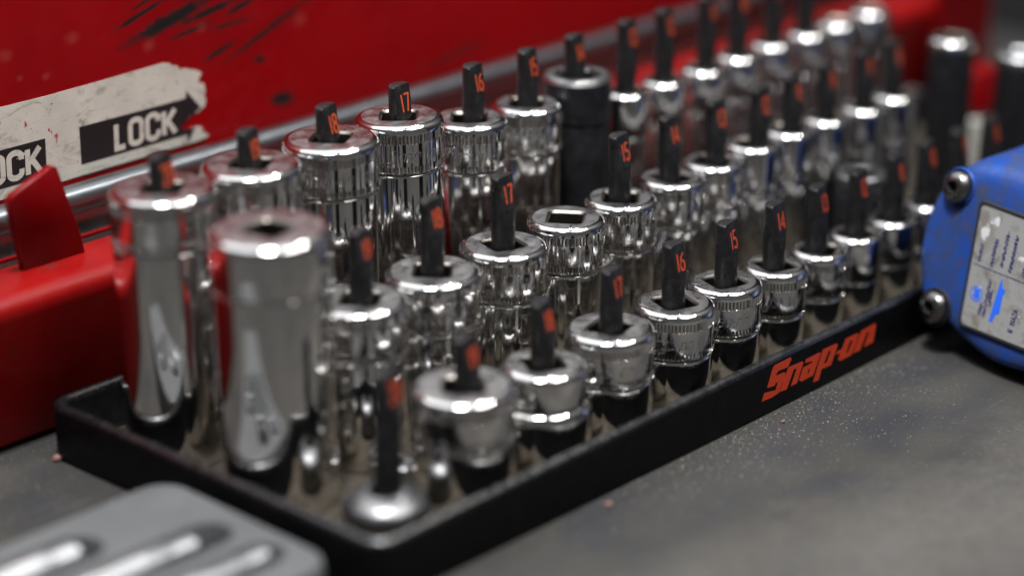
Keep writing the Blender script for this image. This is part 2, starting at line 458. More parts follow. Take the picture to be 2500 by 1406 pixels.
# ------------------------------------------------------------------ setting: bench
bench = mesh("bench_top", [(-900, -900, 0), (1500, -900, 0), (1500, 900, 0), (-900, 900, 0)], [(0, 1, 2, 3)], BENCH)
bench["kind"] = "structure"

wall = mesh("wall_far", *(lambda q: (q.v, q.f))(MB().box(560, 600, -700, 900, -1, 700)), m_flat("dark_wall_paint", (0.012, 0.012, 0.013), 0.6, (0.03, 0.028, 0.026), (0.5, 0.8), 20), smooth=False)
wall["kind"] = "structure"

# ------------------------------------------------------------------ red toolbox behind the tray
X0, X1 = -140, 452
tb = empty("toolbox", (0, 128, 0))
tag(tb, "grimy red metal toolbox with scuffed upright lid, behind the socket tray", "toolbox")
def prism(profile, x0, x1, caps=True):
    """profile of (y, z) swept along x"""
    n = len(profile)
    V = [(x0, y, z) for y, z in profile] + [(x1, y, z) for y, z in profile]
    F = [(i, n + i, n + (i + 1) % n, (i + 1) % n) for i in range(n)]
    if caps: F += [tuple(range(n)), tuple(reversed(range(n, 2 * n)))]
    return V, F
# body: front face with a rolled top edge and a flat ledge  (y local to 128)
prof = [(10.5, 0.2), (8.2, 2.2), (0.25, 40.5)]
prof += [(5 - 5 * cos(radians(a)), 41.6 + 5 * sin(radians(a))) for a in (15, 30, 45, 60, 75)]
prof += [(5, 46.6), (20.5, 46.6), (21.5, 46.0), (21.5, 0.2)]
V, F = prism(prof, X0, X1)
mesh("body", V, F, RED_BODY, tb)
# grimy gutter with two raised beads, then the lid
V, F = prism([(21.8, 0.3), (21.8, 41.0), (24.5, 41.0), (25.2, 43.0), (26.4, 43.0), (27.0, 41.0), (29.2, 41.0), (29.8, 44.2), (31.2, 44.2), (31.8, 41.0), (46.5, 41.0), (46.5, 0.3)], X0, X1)
mesh("gutter", V, F, GUTTER, tb)
for a, b, z in ((25.1, 26.5, 43.1), (29.7, 31.3, 44.3)):
    V, F = prism([(a, z), (a, z + 0.5), (b, z + 0.5), (b, z)], X0, X1)
    mesh("bead", V, F, RED_TAB, tb)
# lid: upright sheet with folded top edge
LIDO = [(X0, 41.4), (446, 41.4), (446, 70), (440, 78), (300, 80), (226, 88), (206, 96), (168, 168), (160, 176), (150, 178), (X0, 178)]
Ls = []
for ins_, y_ in ((1.2, 43.0), (0.4, 43.1), (0.0, 43.5), (0.0, 44.4)):
    cxl, czl = 150, 70
    Ls.append([(x - ins_ * (1 if x > cxl else -1), y_ + (z - 41.4) * 0.03, z - ins_ * (1 if z > czl else -1)) for x, z in LIDO])
V, F = loft(Ls, True, True, True)
lid = mesh("lid", V, F, RED_LID, tb)
# round chrome rail along the foot of the lid
rail = []
for x in (X0, 448):
    rail.append([(x, 38.0 + 4.2 * cos(2 * pi * i / 28), 53.0 + 4.2 * sin(2 * pi * i / 28)) for i in range(28)])
V, F = loft(rail, True, True, True)
mesh("rail", V, F, m_chrome("brushed_rail", (0.27, 0.29, 0.31), 0.30, 0.36, 0.9), tb)
# lower flange under the rail that carries it
V, F = prism([(36.2, 41.2), (36.2, 50.4), (40.6, 50.4), (40.6, 41.2)], X0, 447)
mesh("rail_support", V, F, STEEL, tb)
# bent red tab standing on the ledge
tab = []
T = [(4.4, 46.4), (24.6, 46.4), (23.2, 52), (19.2, 62.5), (14.8, 74.4), (13.2, 75.2), (0.4, 69.8), (-0.8, 68.2), (0.4, 62.5)]
def tabp(dy):
    return [(x, 14.2 + dy + -(z - 46.4) * 0.14, z) for x, z in T]
ins = [(x + (12 - x) * 0.035, z + (60 - z) * 0.03) for x, z in T]
tab = [[(x, 14.75 + -(z - 46.4) * 0.14, z) for x, z in ins], tabp(1.0 - 0.1), tabp(3.0),
       [(x, 17.55 + -(z - 46.4) * 0.14, z) for x, z in ins]]
V, F = loft(tab, True, True, True)
mesh("tab", V, F, RED_TAB, tb, sharp=60)
# end post at the far end of the box
mbp = MB(); mbp.box(424, 462, -3.0, -0.2, 0.3, 92)
mesh("end_post", mbp.v, mbp.f, RED_TAB, tb, smooth=False)

STK = [(17.52, 83.03), (19.48, 83.05), (27.74, 83.0), (36.16, 82.98), (44.74, 83.14), (53.48, 83.3), (62.38, 83.52), (71.45, 83.74), (75.13, 83.88), (78.09, 83.93), (80.27, 83.35), (81.5, 82.25), (82.44, 82.3), (83.58, 81.45), (83.75, 80.63), (84.96, 80.68), (86.27, 80.59), (88.29, 79.77), (90.16, 79.23), (92.07, 78.06), (91.63, 77.22), (90.77, 76.88), (91.29, 76.16), (90.25, 75.89), (91.03, 74.98), (92.62, 74.7), (92.84, 73.41), (92.99, 72.14), (92.32, 71.2), (92.78, 70.02), (92.85, 68.69), (91.99, 67.33), (90.51, 66.94), (89.7, 66.28), (88.17, 66.31), (86.6, 65.73), (85.0, 64.6), (83.05, 63.74), (82.7, 63.11), (83.51, 62.21), (85.01, 61.86), (87.12, 62.1), (88.27, 62.14), (90.55, 61.72), (90.13, 61.19), (91.44, 60.48), (90.15, 60.24), (91.75, 59.37), (93.12, 58.3), (92.15, 57.8), (87.97, 57.52), (73.23, 57.4), (51.33, 57.2), (30.35, 56.8), (-30, 56.2), (-60, 56.0), (-60, 82.8)]
ARROW = [(46.16, 71.5), (85.2, 71.54), (85.66, 73.9), (90.77, 67.53), (87.89, 66.3), (86.33, 65.78), (84.92, 64.64), (82.96, 63.69), (82.73, 63.12), (83.44, 62.34), (84.94, 62.0), (88.19, 62.09), (85.03, 57.7), (84.83, 60.46), (45.76, 60.37)]
def film(name, poly, y, mat, parent, th=0.14):
    V2, T3 = tri_poly([poly]); n = len(poly)
    V = [(x, y + (z - 41.4) * 0.03, z) for x, z in V2] + [(x, y + th + (z - 41.4) * 0.03, z) for x, z in V2]
    F = list(T3) + [(i, (i + 1) % n, n + (i + 1) % n, n + i) for i in range(n)]
    return mesh(name, V, F, mat, parent, smooth=False)
stk = film("sticker", STK, 42.82, STICKER, tb)
film("arrow_panel", ARROW, 42.76, STICKER_BLACK, stk, 0.05)
film("arrow_panel", [(-8, 70.9), (34.23, 70.91), (33.63, 59.89), (-8, 60.0)], 42.76, STICKER_BLACK, stk, 0.05)
def lock_text(x0, x1, zb, zt, text):
    h = zt - zb
    pl, w = layout(text, 1.0, 0.20)
    kx = (x1 - x0) / w
    hw = 0.095
    pl = [[(a * kx / h, b * (1 - 2 * hw * .95) + hw * .95) for a, b in p] for p in pl]
    sh = 0.45 / h
    mb = flat_strokes(pl, 0.195, lambda a, b, e: (x0 + (a - 0) * h + b * 0.5, 42.70 - e + (zb + b * h - 41.4) * 0.03, zb + b * h), 0.006)
    return mb
mb = lock_text(58.6, 80.4, 61.4, 70.1, "LOCK")
mesh("lettering", mb.v, mb.f, STICKER, stk, smooth=False)
mb = lock_text(9.6, 31.6, 61.0, 69.9, "LOCK")
mesh("lettering", mb.v, mb.f, STICKER, stk, smooth=False)
film("border_line", [(45.5, 56.75), (46.6, 57.12), (92.0, 57.3), (92.0, 56.95)], 42.74, STICKER_BLACK, stk, 0.05)

# ------------------------------------------------------------------ socket tray
TL, TW, TH = 405, 126, 16.4
tray = empty("socket_tray", (0, 0, 0))
tag(tray, "long black plastic socket tray with orange numbered pegs and red logo", "tray")
R0 = 6.2
def tl(off, z, r):
    """tray outline; its near end is moulded a little out of square"""
    return [(x - 4.4 * (y / TW) * max(0.0, 1 - x / 120) ** 2, y, zz) for x, y, zz in rrect(off, TL - off, off, TW - off, r, z)]
loops = [tl(3.0, 0.08, R0 - 2), tl(0.35, 0.1, R0), tl(0.0, 0.5, R0), tl(0.0, TH - 1.4, R0), tl(0.45, TH - 0.45, R0 - .4), tl(1.4, TH, R0 - 1.2),
         tl(2.4, TH - 0.1, R0 - 2), tl(3.1, TH - 0.8, R0 - 2.6), tl(3.4, TH - 2, R0 - 3), tl(3.8, 4.2, R0 - 3.4), tl(4.8, 3.0, R0 - 4.0)]
V, F = loft(loops, True, True, False)
sh = mesh("shell", V, F, TRAY_BLACK, tray, sharp=40)
sh.data.materials.append(RIM_BLACK)
nl = len(loops[0])
for i in (3, 4, 5, 6, 7):
    for j in range(nl): sh.data.polygons[i * nl + j].material_index = 1
sh.data.materials.append(TRAY_INNER)
for i in (8, 9):
    for j in range(nl): sh.data.polygons[i * nl + j].material_index = 2
V, F = loft([tl(4.7, 3.0, R0 - 4.0), tl(5.2, 3.02, R0 - 4.2)], True, False, True)
mesh("floor", V, F, TRAY_FLOOR, tray)

LOGO = [[[(160.15, 14.51), (160.66, 13.59), (159.1, 11.75), (154.59, 12.01), (153.42, 10.94), (157.03, 10.82), (158.13, 10.37), (158.08, 9.35), (155.41, 5.03), (152.15, 4.65), (147.33, 4.9), (148.41, 7.22), (151.07, 6.86), (153.65, 6.39), (154.01, 7.04), (154.44, 8.45), (153.58, 8.69), (153.23, 7.91), (149.88, 8.28), (149.7, 8.75), (151.97, 13.87), (152.71, 14.39)]], [[(159.48, 11.69), (166.01, 11.39), (166.54, 10.81), (163.78, 5.23), (160.85, 5.24), (163.35, 9.95), (162.06, 10.21), (159.04, 4.89), (155.81, 5.15), (159.03, 11.32)]], [[(167.6, 11.51), (174.38, 11.59), (174.92, 11.0), (171.66, 5.2), (165.87, 5.07), (164.74, 5.96), (166.5, 9.26), (170.66, 9.51), (170.85, 9.97), (167.28, 10.37)], [(169.18, 7.88), (169.92, 7.9), (169.5, 6.74), (168.79, 6.75)]], [[(175.81, 11.98), (182.56, 11.85), (183.3, 11.03), (180.3, 5.73), (175.69, 5.82), (174.47, 2.78), (171.68, 2.99), (174.98, 10.25)], [(178.73, 10.44), (179.88, 10.4), (178.03, 7.19), (176.61, 7.25)]], [[(187.04, 11.99), (192.93, 11.85), (193.68, 11.13), (190.64, 5.78), (184.96, 5.53), (183.65, 6.37), (184.73, 8.05), (182.56, 8.19), (183.13, 9.18), (185.29, 9.18), (186.04, 10.18)], [(189.53, 10.38), (190.88, 10.35), (188.5, 7.04), (187.55, 7.17)]], [[(194.95, 12.02), (201.99, 12.36), (202.44, 11.36), (201.43, 6.4), (199.51, 6.35), (196.71, 6.25), (199.09, 10.45), (197.98, 10.61), (194.71, 5.79), (191.23, 5.98), (194.42, 11.55)]]]
mb = MB()
for g in LOGO:
    V2, T3 = tri_poly(g)
    mb.add([(x, -0.06, z) for x, z in V2], T3)
mesh("logo_lettering", mb.v, mb.f, LOGO_RED, tray, smooth=False)

def peg(row, num, x, y, ztip, tilt=(0, 0)):
    h = ztip - 3.0
    n = 36; rows = 22
    loops = []
    zc = h - 11.8; k = 2.55 / 11.8
    for i in range(rows + 1):
        t = i / rows
        z = h * t if t < 0.45 else h * 0.45 + (h * 0.55) * ((t - 0.45) / 0.55)
        r = 3.6 - 0.4 * z / h
        loops.append((r, z))
    loops += [(3.05, h + 0.14), (2.75, h + 0.26)]
    L = []
    for r, z in loops:
        lim = -r if z < zc else -3.3 + (z - zc) * k
        ring = []
        for j in range(n):
            a = 2 * pi * j / n
            px, py = r * cos(a), r * sin(a)
            if z >= zc and py < lim: py = lim
            ring.append((px, py, z + (0.10 * px * 0.8 if z > h - 0.1 else 0)))
        L.append(ring)
    V, F = loft(L, True, False, True)
    o = mesh("peg", V, F, PEG_BLACK, tray, (x, y, 3.0), sharp=24)
    o.rotation_euler = (radians(tilt[0] + rnd.uniform(-.8, .8)), radians(tilt[1] + rnd.uniform(-.8, .8)), radians(7 + rnd.uniform(-6, 6)))
    pl, w = layout(num, 5.0, 0.17, 0.85)
    zb = h - 7.2
    ck = math.cos(math.atan(k)); sk = math.sin(math.atan(k))
    def mp(a, b, e):
        z = zb + b * ck
        return (a - w / 2 + 0.45, -3.3 + (zb - zc) * k + b * sk - 0.05 - e, z)
    mb = flat_strokes(pl, 0.58, mp)
    mesh("numeral", mb.v, mb.f, ORANGE, o, smooth=False)
    return o

# ------------------------------------------------------------------ sockets
def sq(a, z, rot, n=64, p=7.0):
    out = []
    for i in range(n):
        t = 2 * pi * i / n
        q = t - rot
        r = a / (abs(cos(q)) ** p + abs(sin(q)) ** p) ** (1 / p)
        out.append((r * cos(t), r * sin(t), z))
    return out

def knurl(R, z0, z1, slots, depth=0.26):
    ring_o = []; n = slots * 4
    def ring(z, deep):
        out = []
        for i in range(n):
            t = 2 * pi * i / n
            r = R - depth if (deep and i % 4 in (1, 2)) else R
            out.append((r * cos(t), r * sin(t), z))
        return out
    return loft([ring(z0, False), ring(z0 + 0.18, True), ring(z1 - 0.18, True), ring(z1, False)])

def socket(label, x, y, ztop, OD, group, mats=None, detail=2, text=None, text_az=205, collar=13.6, a=4.8, barrel_d=None,
           shoulder=0.8, tilt=None, name="socket", hole_rot=None, text_h=3.6, z0=3.06, chamf=2.0, rim=False):
    mats = mats or (CHROME_TOP, CHROME)
    if tilt is None: tilt = (rnd.uniform(-.7, .7), rnd.uniform(-.7, .7))
    root = empty(name, (x, y, z0), (radians(tilt[0]), radians(tilt[1]), 0))
    tag(root, label, "socket", group)
    R = OD / 2; h = ztop - z0
    rot = rnd.uniform(0, pi / 2) if hole_rot is None else radians(hole_rot)
    n = 64
    c = circ
    V, F = loft([sq(a, h - 11, rot), sq(a, h - 0.7, rot)])
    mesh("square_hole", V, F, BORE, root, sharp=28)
    L = [sq(a, h - 0.7, rot), sq(a + 0.25, h - 0.35, rot), sq(a + 0.75, h - 0.02, rot, p=6), sq(a + 1.0, h, rot, p=5.5)]
    L.append(c(R - chamf, h, n))
    for d in (18, 36, 54, 72, 90):
        L.append(c(R - chamf + chamf * sin(radians(d)), h - chamf + chamf * cos(radians(d)), n))
    k1, k2 = h - chamf - 0.5, h - chamf - 3.0
    k3, k4 = h - collar + 2.3, h - collar + 0.5
    if detail >= 2:
        slots = int(2 * pi * R / 1.06)
        n = slots * 4
        def slot_ring(z, deep):
            return [((R - (0.34 if deep and i % 4 in (1, 2) else 0)) * cos(2 * pi * i / n), (R - (0.34 if deep and i % 4 in (1, 2) else 0)) * sin(2 * pi * i / n), z) for i in range(n)]
        L = [sq(a, h - 0.7, rot, n), sq(a + 0.25, h - 0.35, rot, n), sq(a + 0.75, h - 0.02, rot, n, p=6), sq(a + 1.0, h, rot, n, p=5.5), c(R - chamf, h, n)]
        for d in (18, 36, 54, 72, 90):
            L.append(c(R - chamf + chamf * sin(radians(d)), h - chamf + chamf * cos(radians(d)), n))
        sl = []
        for z0_, z1_ in ((k1, k2), (k3, k4)):
            L += [slot_ring(z0_, False), slot_ring(z0_ - 0.05, True), slot_ring(z1_ + 0.05, True), slot_ring(z1_, False)]
            sl.append(len(L) - 3)
    L += [c(R, h - collar + 0.3, n), c(R - 0.25, h - collar, n), c(R - 1.3, h - collar - 0.05, n)]
    V, F = loft(L)
    col = mesh("collar", V, F, mats[0], root, sharp=28)
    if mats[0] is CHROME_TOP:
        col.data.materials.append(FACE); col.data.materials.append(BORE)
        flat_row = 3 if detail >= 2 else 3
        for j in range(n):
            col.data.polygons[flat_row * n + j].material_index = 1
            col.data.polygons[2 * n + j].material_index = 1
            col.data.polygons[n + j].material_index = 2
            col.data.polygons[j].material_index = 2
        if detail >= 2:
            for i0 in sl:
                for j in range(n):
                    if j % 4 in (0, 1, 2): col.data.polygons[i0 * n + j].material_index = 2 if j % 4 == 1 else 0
    n = 64
    if rim:
        V, F = lathe([(a + 2.0, h + 0.03), (R - chamf, h + 0.04), (R - chamf * .35, h - chamf * .25), (R + .03, h - chamf * .95), (R + .03, h - chamf - 0.7)], n)
        mesh("rim", V, F, CHROME_TOP, root)
    Rb = (barrel_d / 2) if barrel_d else R - 0.35
    zb = h - collar
    P = [(R - 1.35, zb + 0.25), (R - 1.35, zb - 0.35)]
    for d in (0, 22, 45, 67, 90):
        P.append((Rb - shoulder + shoulder * sin(radians(d)), zb - 0.45 - shoulder + shoulder * cos(radians(d))))
    P += [(Rb, 8), (Rb, 1.0), (Rb - 0.25, 0.3), (Rb - 0.7, 0.0), (Rb - 2.2, 0.0), (Rb - 2.3, 0.6), (Rb - 2.3, 2.0)]
    V, F = lathe(P, n)
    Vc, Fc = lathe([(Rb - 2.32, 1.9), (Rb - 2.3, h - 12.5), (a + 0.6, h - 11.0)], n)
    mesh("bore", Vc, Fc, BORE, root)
    mesh("barrel", V, F, BARREL if mats[1] is CHROME else mats[1], root, sharp=28)
    if text:
        pl, w = layout(text, text_h, 0.15)
        zt = h - collar + 3.1 + (k2 - k3 - text_h) / 2 - 0.9
        az = radians(text_az)
        Rm = R + 0.0
        def mp(p, q, e):
            t = az + (p / Rm)
            return ((Rm + e) * cos(t), (Rm + e) * sin(t), zt + q)
        mb = ridge_strokes(pl, 0.36, 0.10, mp)
        mesh("stamped_lettering", mb.v, mb.f, mats[1], root, sharp=10)
    return root

BK, MD, FR = 97, 59, 22.3
PLACE = ["first", "second", "third", "fourth", "fifth", "sixth", "seventh", "eighth", "ninth", "tenth", "eleventh", "twelfth", "thirteenth"]
def place(num): return PLACE[20 - num]
GB = "deep sockets on the back row of pegs"; GM = "sockets on the middle row of pegs"; GF = "short sockets on the front row of pegs"
BLK = (BLACK_STEEL, BLACK_STEEL)

back = [(20, 17.6, 77.9, 28.0, None, 0), (19, 47.2, 77.6, 27.1, None, 0), (18, 76.6, 78.0, 26.9, "snap-on  18", 190), (17, 103.3, 78.1, 25.4, "snap-on  17", 212),
        (16, 130.3, 71.7, 22.3, "snap-on S", 175), (15, 154.0, 70.6, 21.7, "snap-on 15", 160), (14, 177.0, 74.6, 21.2, None, 0)]
for num, x, zt, od, tx, az in back:
    m = None; lab = f"deep chrome socket on the back-row peg marked {num}, {place(num)} from the near end"
    nm = "deep_socket"
    if num == 14:
        m = (STEEL, BLACK_STEEL); lab = "black deep socket with a dull steel rim in the back row"
    s = socket(lab, x, BK, zt, od, GB, m, 2 if num not in (14,) else 1, tx, az, name=nm, collar=13.8, hole_rot=rnd.uniform(30, 60))
    if num == 14:
        for ch in s.children:
            if ch.name.startswith("collar"): ch.data.materials[0] = BLACK_STEEL
        V, F = lathe([(od / 2 - 3.2, zt - 3.06 + 0.02), (od / 2 - 1.6, zt - 3.06 + 0.05), (od / 2 - .6, zt - 3.06 - .35), (od / 2 + .03, zt - 3.06 - 1.5)], 64)
        mesh("rim", V, F, STEEL, s)
ORD = {13: "first", 12: "second", 11: "third", 10: "fourth", 9: "fifth", 8: "sixth", 7: "seventh", 6: "eighth"}
for num, x, zt, od in [(13, 201, 64.1, 15.3), (12, 220.5, 64, 15.3), (11, 239.7, 64.2, 15.5), (10, 258.1, 64.7, 15.5), (9, 278.2, 64.9, 15.5), (8, 296.8, 64.9, 15.5), (7, 314.1, 65.1, 15.3), (6, 332.6, 65.8, 15.3)]:
    socket(f"blurred slim chrome socket in the back row, {ORD[num]} beyond the black socket", x, BK, zt, od, GB, None, 1, None, 0, name="deep_socket", a=4.2, chamf=2.2)
for num, x in [(20, 17.1), (19, 46.5), (18, 75.8), (17, 103.1), (16, 131.2), (15, 154.7), (14, 176.0), (13, 199.2), (12, 219.6), (11, 239.7), (10, 258.1), (9, 278.2), (8, 296.8)]:
    peg("back", str(num), x, BK, 86.6)

mid = [(20, 19.4, 76.7, 31.0, None, 0), (19, 50.9, 48.1, 25.3, None, 0), (18, 76.9, 48.9, 26.2, "snap-on 18", 178), (17, 104.1, 48.8, 25.0, "snap-on 17 USA", 168), (16, 130.4, 49.8, 22.8, "S16 USA R", 208),
       (15, 154.0, 50.1, 21.6, "snap-on 15", 190), (14, 177.5, 50.2, 20.3, "snap 14", 200), (13, 198.4, 50.6, 19.0, None, 0), (12, 217.6, 51.7, 17.8, None, 0), (11, 236.7, 51.9, 16.3, None, 0),
       (10, 256.0, 51.5, 15.9, None, 0), (9, 276.6, 50.7, 15.9, None, 0), (8, 294.9, 51.1, 15.7, None, 0)]
for num, x, zt, od, tx, az in mid:
    lab = f"chrome socket on the middle-row peg marked {num}, {place(num)} from the near end"
    kw = {}
    if num == 20: lab = "tall blurred deep chrome socket with open square hole, nearest the end of the tray"; kw = dict(hole_rot=10, tilt=(0.3, -0.8), a=5.2, chamf=2.2)
    if num == 16: lab = "chrome socket stamped S16 USA with an empty square hole, no peg through it"; kw = dict(hole_rot=35, tilt=(0, 0))
    if num in (8, 9, 10): lab = {8: "last", 9: "second to last", 10: "third to last"}[num] + " chrome socket of the blurred middle row"
    socket(lab, x, MD, zt, od, GM, None, 2 if num >= 13 else 1, tx, az, name="deep_socket" if num == 20 else "socket", a=4.8 if num > 12 else 4.5, **{k: v for k, v in kw.items() if k != "a"}) if num != 20 else \
        socket(lab, x, 57.2, zt, od, GM, None, 1, None, 0, name="deep_socket", **kw)
for num, x in [(19, 49.8), (18, 77.0), (17, 104.8), (15, 154.7), (14, 178.0), (13, 199.4), (12, 219.2), (11, 238.0), (10, 256.0), (9, 276.4), (8, 294.0)]:
    peg("mid", str(num), x, MD, 68.4 if num < 19 else 66.8)
socket("tall black deep socket at the blurred far end of the middle row", 328, MD, 63.8, 16, GM, (CHROME_TOP, BLACK_STEEL), 1, name="deep_socket", collar=3.6, a=4.2)
socket("tall black deep socket at the right edge, half behind the blue tool", 346, 43, 57.8, 17, GM, (STEEL, BLACK_STEEL), 1, name="deep_socket", collar=3.6, a=4.2)

front = [(19, 51.2, 34.7, 27.2, None, 0), (18, 80.5, 31.4, 23.3, None, 0), (17, 107.7, 33.4, 24.7, "snap-on 17", 190), (16, 134.9, 32.7, 22.8, "snap-on / 16", 180), (15, 158.0, 32.4, 21.6, "snap-on 15", 186),
         (14, 180.7, 31.1, 19.5, "USA 14", 205), (13, 202.5, 30.1, 17.3, "snap 13", 205), (12, 222.2, 30.0, 16.5, None, 0), (11, 242.1, 29.6, 15.4, None, 0), (10, 260.9, 30.0, 14.9, None, 0)]
for num, x, zt, od, tx, az in front:
    lab = f"short chrome socket on the front-row peg marked {num}, {place(num)} peg from the near end"
    kw = {}
    if num == 18: lab = "short chrome socket with a bulging shoulder on the front-row peg marked 18"; kw = dict(barrel_d=26.0, shoulder=3.2, collar=9.5, a=4.8)
    if num == 10: lab = "short chrome socket half hidden behind the blue tool"
    if num == 19: kw = dict(collar=13.0)
    socket(lab, x, FR, zt, od, GF, None, 2 if num >= 13 and num != 18 else 1, tx, az, name="socket", text_h=3.2, **kw)
for num, x in [(20, 23.7), (19, 52.8), (18, 81.2), (17, 107.3), (16, 134.0), (15, 157.5), (14, 180.3), (13, 201.4), (12, 221.4), (11, 241.0), (10, 260.3), (9, 277.3), (8, 295.4)]:
    peg("front", str(num), x, FR, {20: 46.5, 19: 46.7, 18: 48.0}.get(num, 49.7))

# domed steel cap round the foot of the first front peg
P = [(10.0, 3.05), (10.2, 8.2), (11.0, 9.2), (11.2, 10.6), (10.9, 12.0), (9.8, 13.3), (7.8, 14.4), (5.6, 15.0), (4.1, 15.2), (4.0, 3.05)]
V, F = lathe([(r, z - 3.0) for r, z in P], 56)
o = mesh("domed_washer", V, F, SATIN, None, (23.0, 22.3, 3.0))
tag(o, "domed dull steel washer round the nearest front-row peg, in the tray corner", "washer")
# satin adapter standing between the rows
P = [(4.6, 20), (4.8, 35), (5.2, 35.6), (7.2, 35.6), (8.0, 34.9), (8.1, 31.8), (7.0, 31.4), (7.0, 29.6), (8.1, 29.2), (8.2, 0.4), (7.9, 0.05), (3, 0.05)]
V, F = lathe(P, 48)
o = empty("adapter", (249.3, 40, 3.05)); tag(o, "dark adapter with a pale grey rim between middle and front rows", "adapter")
mesh("barrel", *lathe([(7.0, 29.9), (7.9, 29.4), (8.2, 28.8), (8.2, 0.4), (7.9, 0.05), (3, 0.05)], 48), BLACK_STEEL, o)
mesh("rim", *lathe([(4.6, 20), (4.8, 35), (5.2, 35.6), (7.2, 35.6), (8.0, 34.9), (8.1, 31.8), (7.0, 31.4), (7.0, 29.6)], 48), SATIN, o)
# small red-topped tub at the far end of the tray
o = empty("tub", (366, 72, 3.05)); tag(o, "small pale tub with a red cap at the blurred far end of the tray", "tub")
mesh("body", *lathe([(7.2, 0.0), (7.8, 0.6), (7.8, 21.0), (7.0, 22.2), (6.2, 22.4), (6.2, 24.6)], 40, True, False), m_flat("tub_pale_plastic", (0.42, 0.40, 0.36), 0.5, (0.25, 0.22, 0.19), (0.5, 0.7), 200), o)
mesh("cap", *lathe([(7.6, 24.4), (8.1, 25.0), (8.1, 38.4), (7.5, 39.4), (5.0, 39.9)], 40, True, True), RED_TAB, o)
# small hex nut lying in the tray
nut = []
for r, z in ((5.6, 0.0), (6.2, 0.5), (6.2, 4.4), (5.5, 5.0)):
    nut.append([(r * cos(2 * pi * i / 6), r * sin(2 * pi * i / 6), z) for i in range(6)])
nut += [[(3.1 * cos(2 * pi * i / 6), 3.1 * sin(2 * pi * i / 6), z) for i in range(6)] for z in (5.0, 0.0)]
V, F = loft(nut + [nut[0]])
o = mesh("hex_nut", V, F, STEEL, None, (46, 43.5, 3.05), smooth=False)
o.rotation_euler = (0, 0, 0.4)
tag(o, "grey hex nut lying on the tray floor behind the domed washer", "nut")

# ------------------------------------------------------------------ blue tool
A = Vector((215.26, -32.18, 4.0))
E1 = Vector((-0.137, -0.990, 0)).normalized(); BKV = Vector((0.990, -0.137, 0)).normalized()
al = radians(14)
E2 = Vector((0, 0, cos(al))) + BKV * sin(al)
tool = empty("power_tool", (215, -32, 0)); RO = Vector((215, -32, 0))
tag(tool, "scuffed blue power tool housing with steel screws and a silver label, right edge", "power tool")
def fp(s, t, d=0.0):
    """point on the tool's face, d mm behind it (depth runs level, a little uphill)"""
    p = A + E1 * s + E2 * t + (BKV + Vector((0, 0, 0.02))) * d - RO
    return (p.x, p.y, p.z)
OUT = [(-36.1, 24.8), (-36.3, 31.1), (-35.6, 37.7), (-33.4, 44.0), (-30.2, 49.0), (-26.3, 52.7), (-21.6, 54.9), (-14, 55.9), (-4.7, 56.2), (8, 55.6), (22, 54), (33, 50), (38, 42), (39, 28), (37, 14), (31, 6.5), (22, 2.6), (11.8, 0.8), (4, 0.0), (-2, 0.2), (-8.1, 1.6), (-13, 3.3), (-18.8, 5.6), (-24, 7.4), (-28.8, 9.8), (-31.6, 12.2), (-32.9, 14.4), (-34.2, 17.2), (-35.2, 20.4)]
def smooth_closed(pts, k=3):
    out = []; n = len(pts)
    for i in range(n):
        p0, p1, p2, p3 = pts[i - 1], pts[i], pts[(i + 1) % n], pts[(i + 2) % n]
        for j in range(k):
            t = j / k
            out.append(tuple(0.5 * ((2 * b) + (-a + c) * t + (2 * a - 5 * b + 4 * c - d) * t * t + (-a + 3 * b - 3 * c + d) * t ** 3) for a, b, c, d in zip(p0, p1, p2, p3)))
    return out
OUT = smooth_closed(OUT)
cs, ct = 0.0, 28.0
def inset(k, dz=0.0, d=0.0):
    out = []
    for s, t in OUT:
        l = math.hypot(s - cs, t - ct)
        f = (l - k) / l
        out.append(fp(cs + (s - cs) * f, ct + (t - ct) * f + (dz if t < 20 else 0), d))
    return out
loops = [inset(16, 0, -0.9), inset(5.5, 0, -0.5), inset(3.2, 0, -0.1), inset(1.6, 0, 0.6), inset(0.5, 0, 1.9), inset(0, 0, 3.6), inset(-0.6, -1.6, 9), inset(-0.6, -2.6, 16), inset(-0.6, -3.4, 62), inset(2, -2, 66), inset(6, 0, 68)]
V, F = loft(loops, True, True, True)
mesh("housing", V, F, BLUE, tool, sharp=35)
# recessed strip on top of the housing
def cyl_on_face(s, t, rad, d0, d1, n=28, prof=None):
    cx = Vector(fp(s, t, 0)); nrm = -E1.cross(E2).normalized()
    if nrm.dot(BKV) > 0: nrm = -nrm
    L = []
    for r, d in prof:
        L.append([tuple(cx + E1 * (r * cos(2 * pi * i / n)) + E2 * (r * sin(2 * pi * i / n)) + nrm * d) for i in range(n)])
    return L
SCREW = m_chrome("screw_steel", (0.20, 0.19, 0.185), 0.22, 0.38, 0.5)
for (s, t) in ((-25.6, 47.0), (-23.9, 10.5)):
    L = cyl_on_face(s, t, 4.6, 0, 0, prof=[(6.0, 0.4), (5.6, 1.4), (5.1, 1.2), (4.9, 0.6)])
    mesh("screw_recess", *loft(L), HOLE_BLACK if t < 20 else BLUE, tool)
    L = cyl_on_face(s, t, 4.6, 0, 0, prof=[(4.95, 0.2), (4.9, 1.9), (4.5, 2.9), (3.6, 3.7), (2.4, 4.15), (1.95, 4.2)])
    sc_ = mesh("screw", *loft(L), SCREW, tool)
    cx = Vector(fp(s, t, 0)); nrm = -E1.cross(E2).normalized()
    if nrm.dot(BKV) > 0: nrm = -nrm
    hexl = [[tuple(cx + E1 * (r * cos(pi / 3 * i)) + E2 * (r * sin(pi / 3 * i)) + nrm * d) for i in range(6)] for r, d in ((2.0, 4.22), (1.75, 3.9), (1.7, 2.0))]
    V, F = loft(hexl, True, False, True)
    mesh("hex_hole", V, F, HOLE_BLACK, sc_, smooth=False)
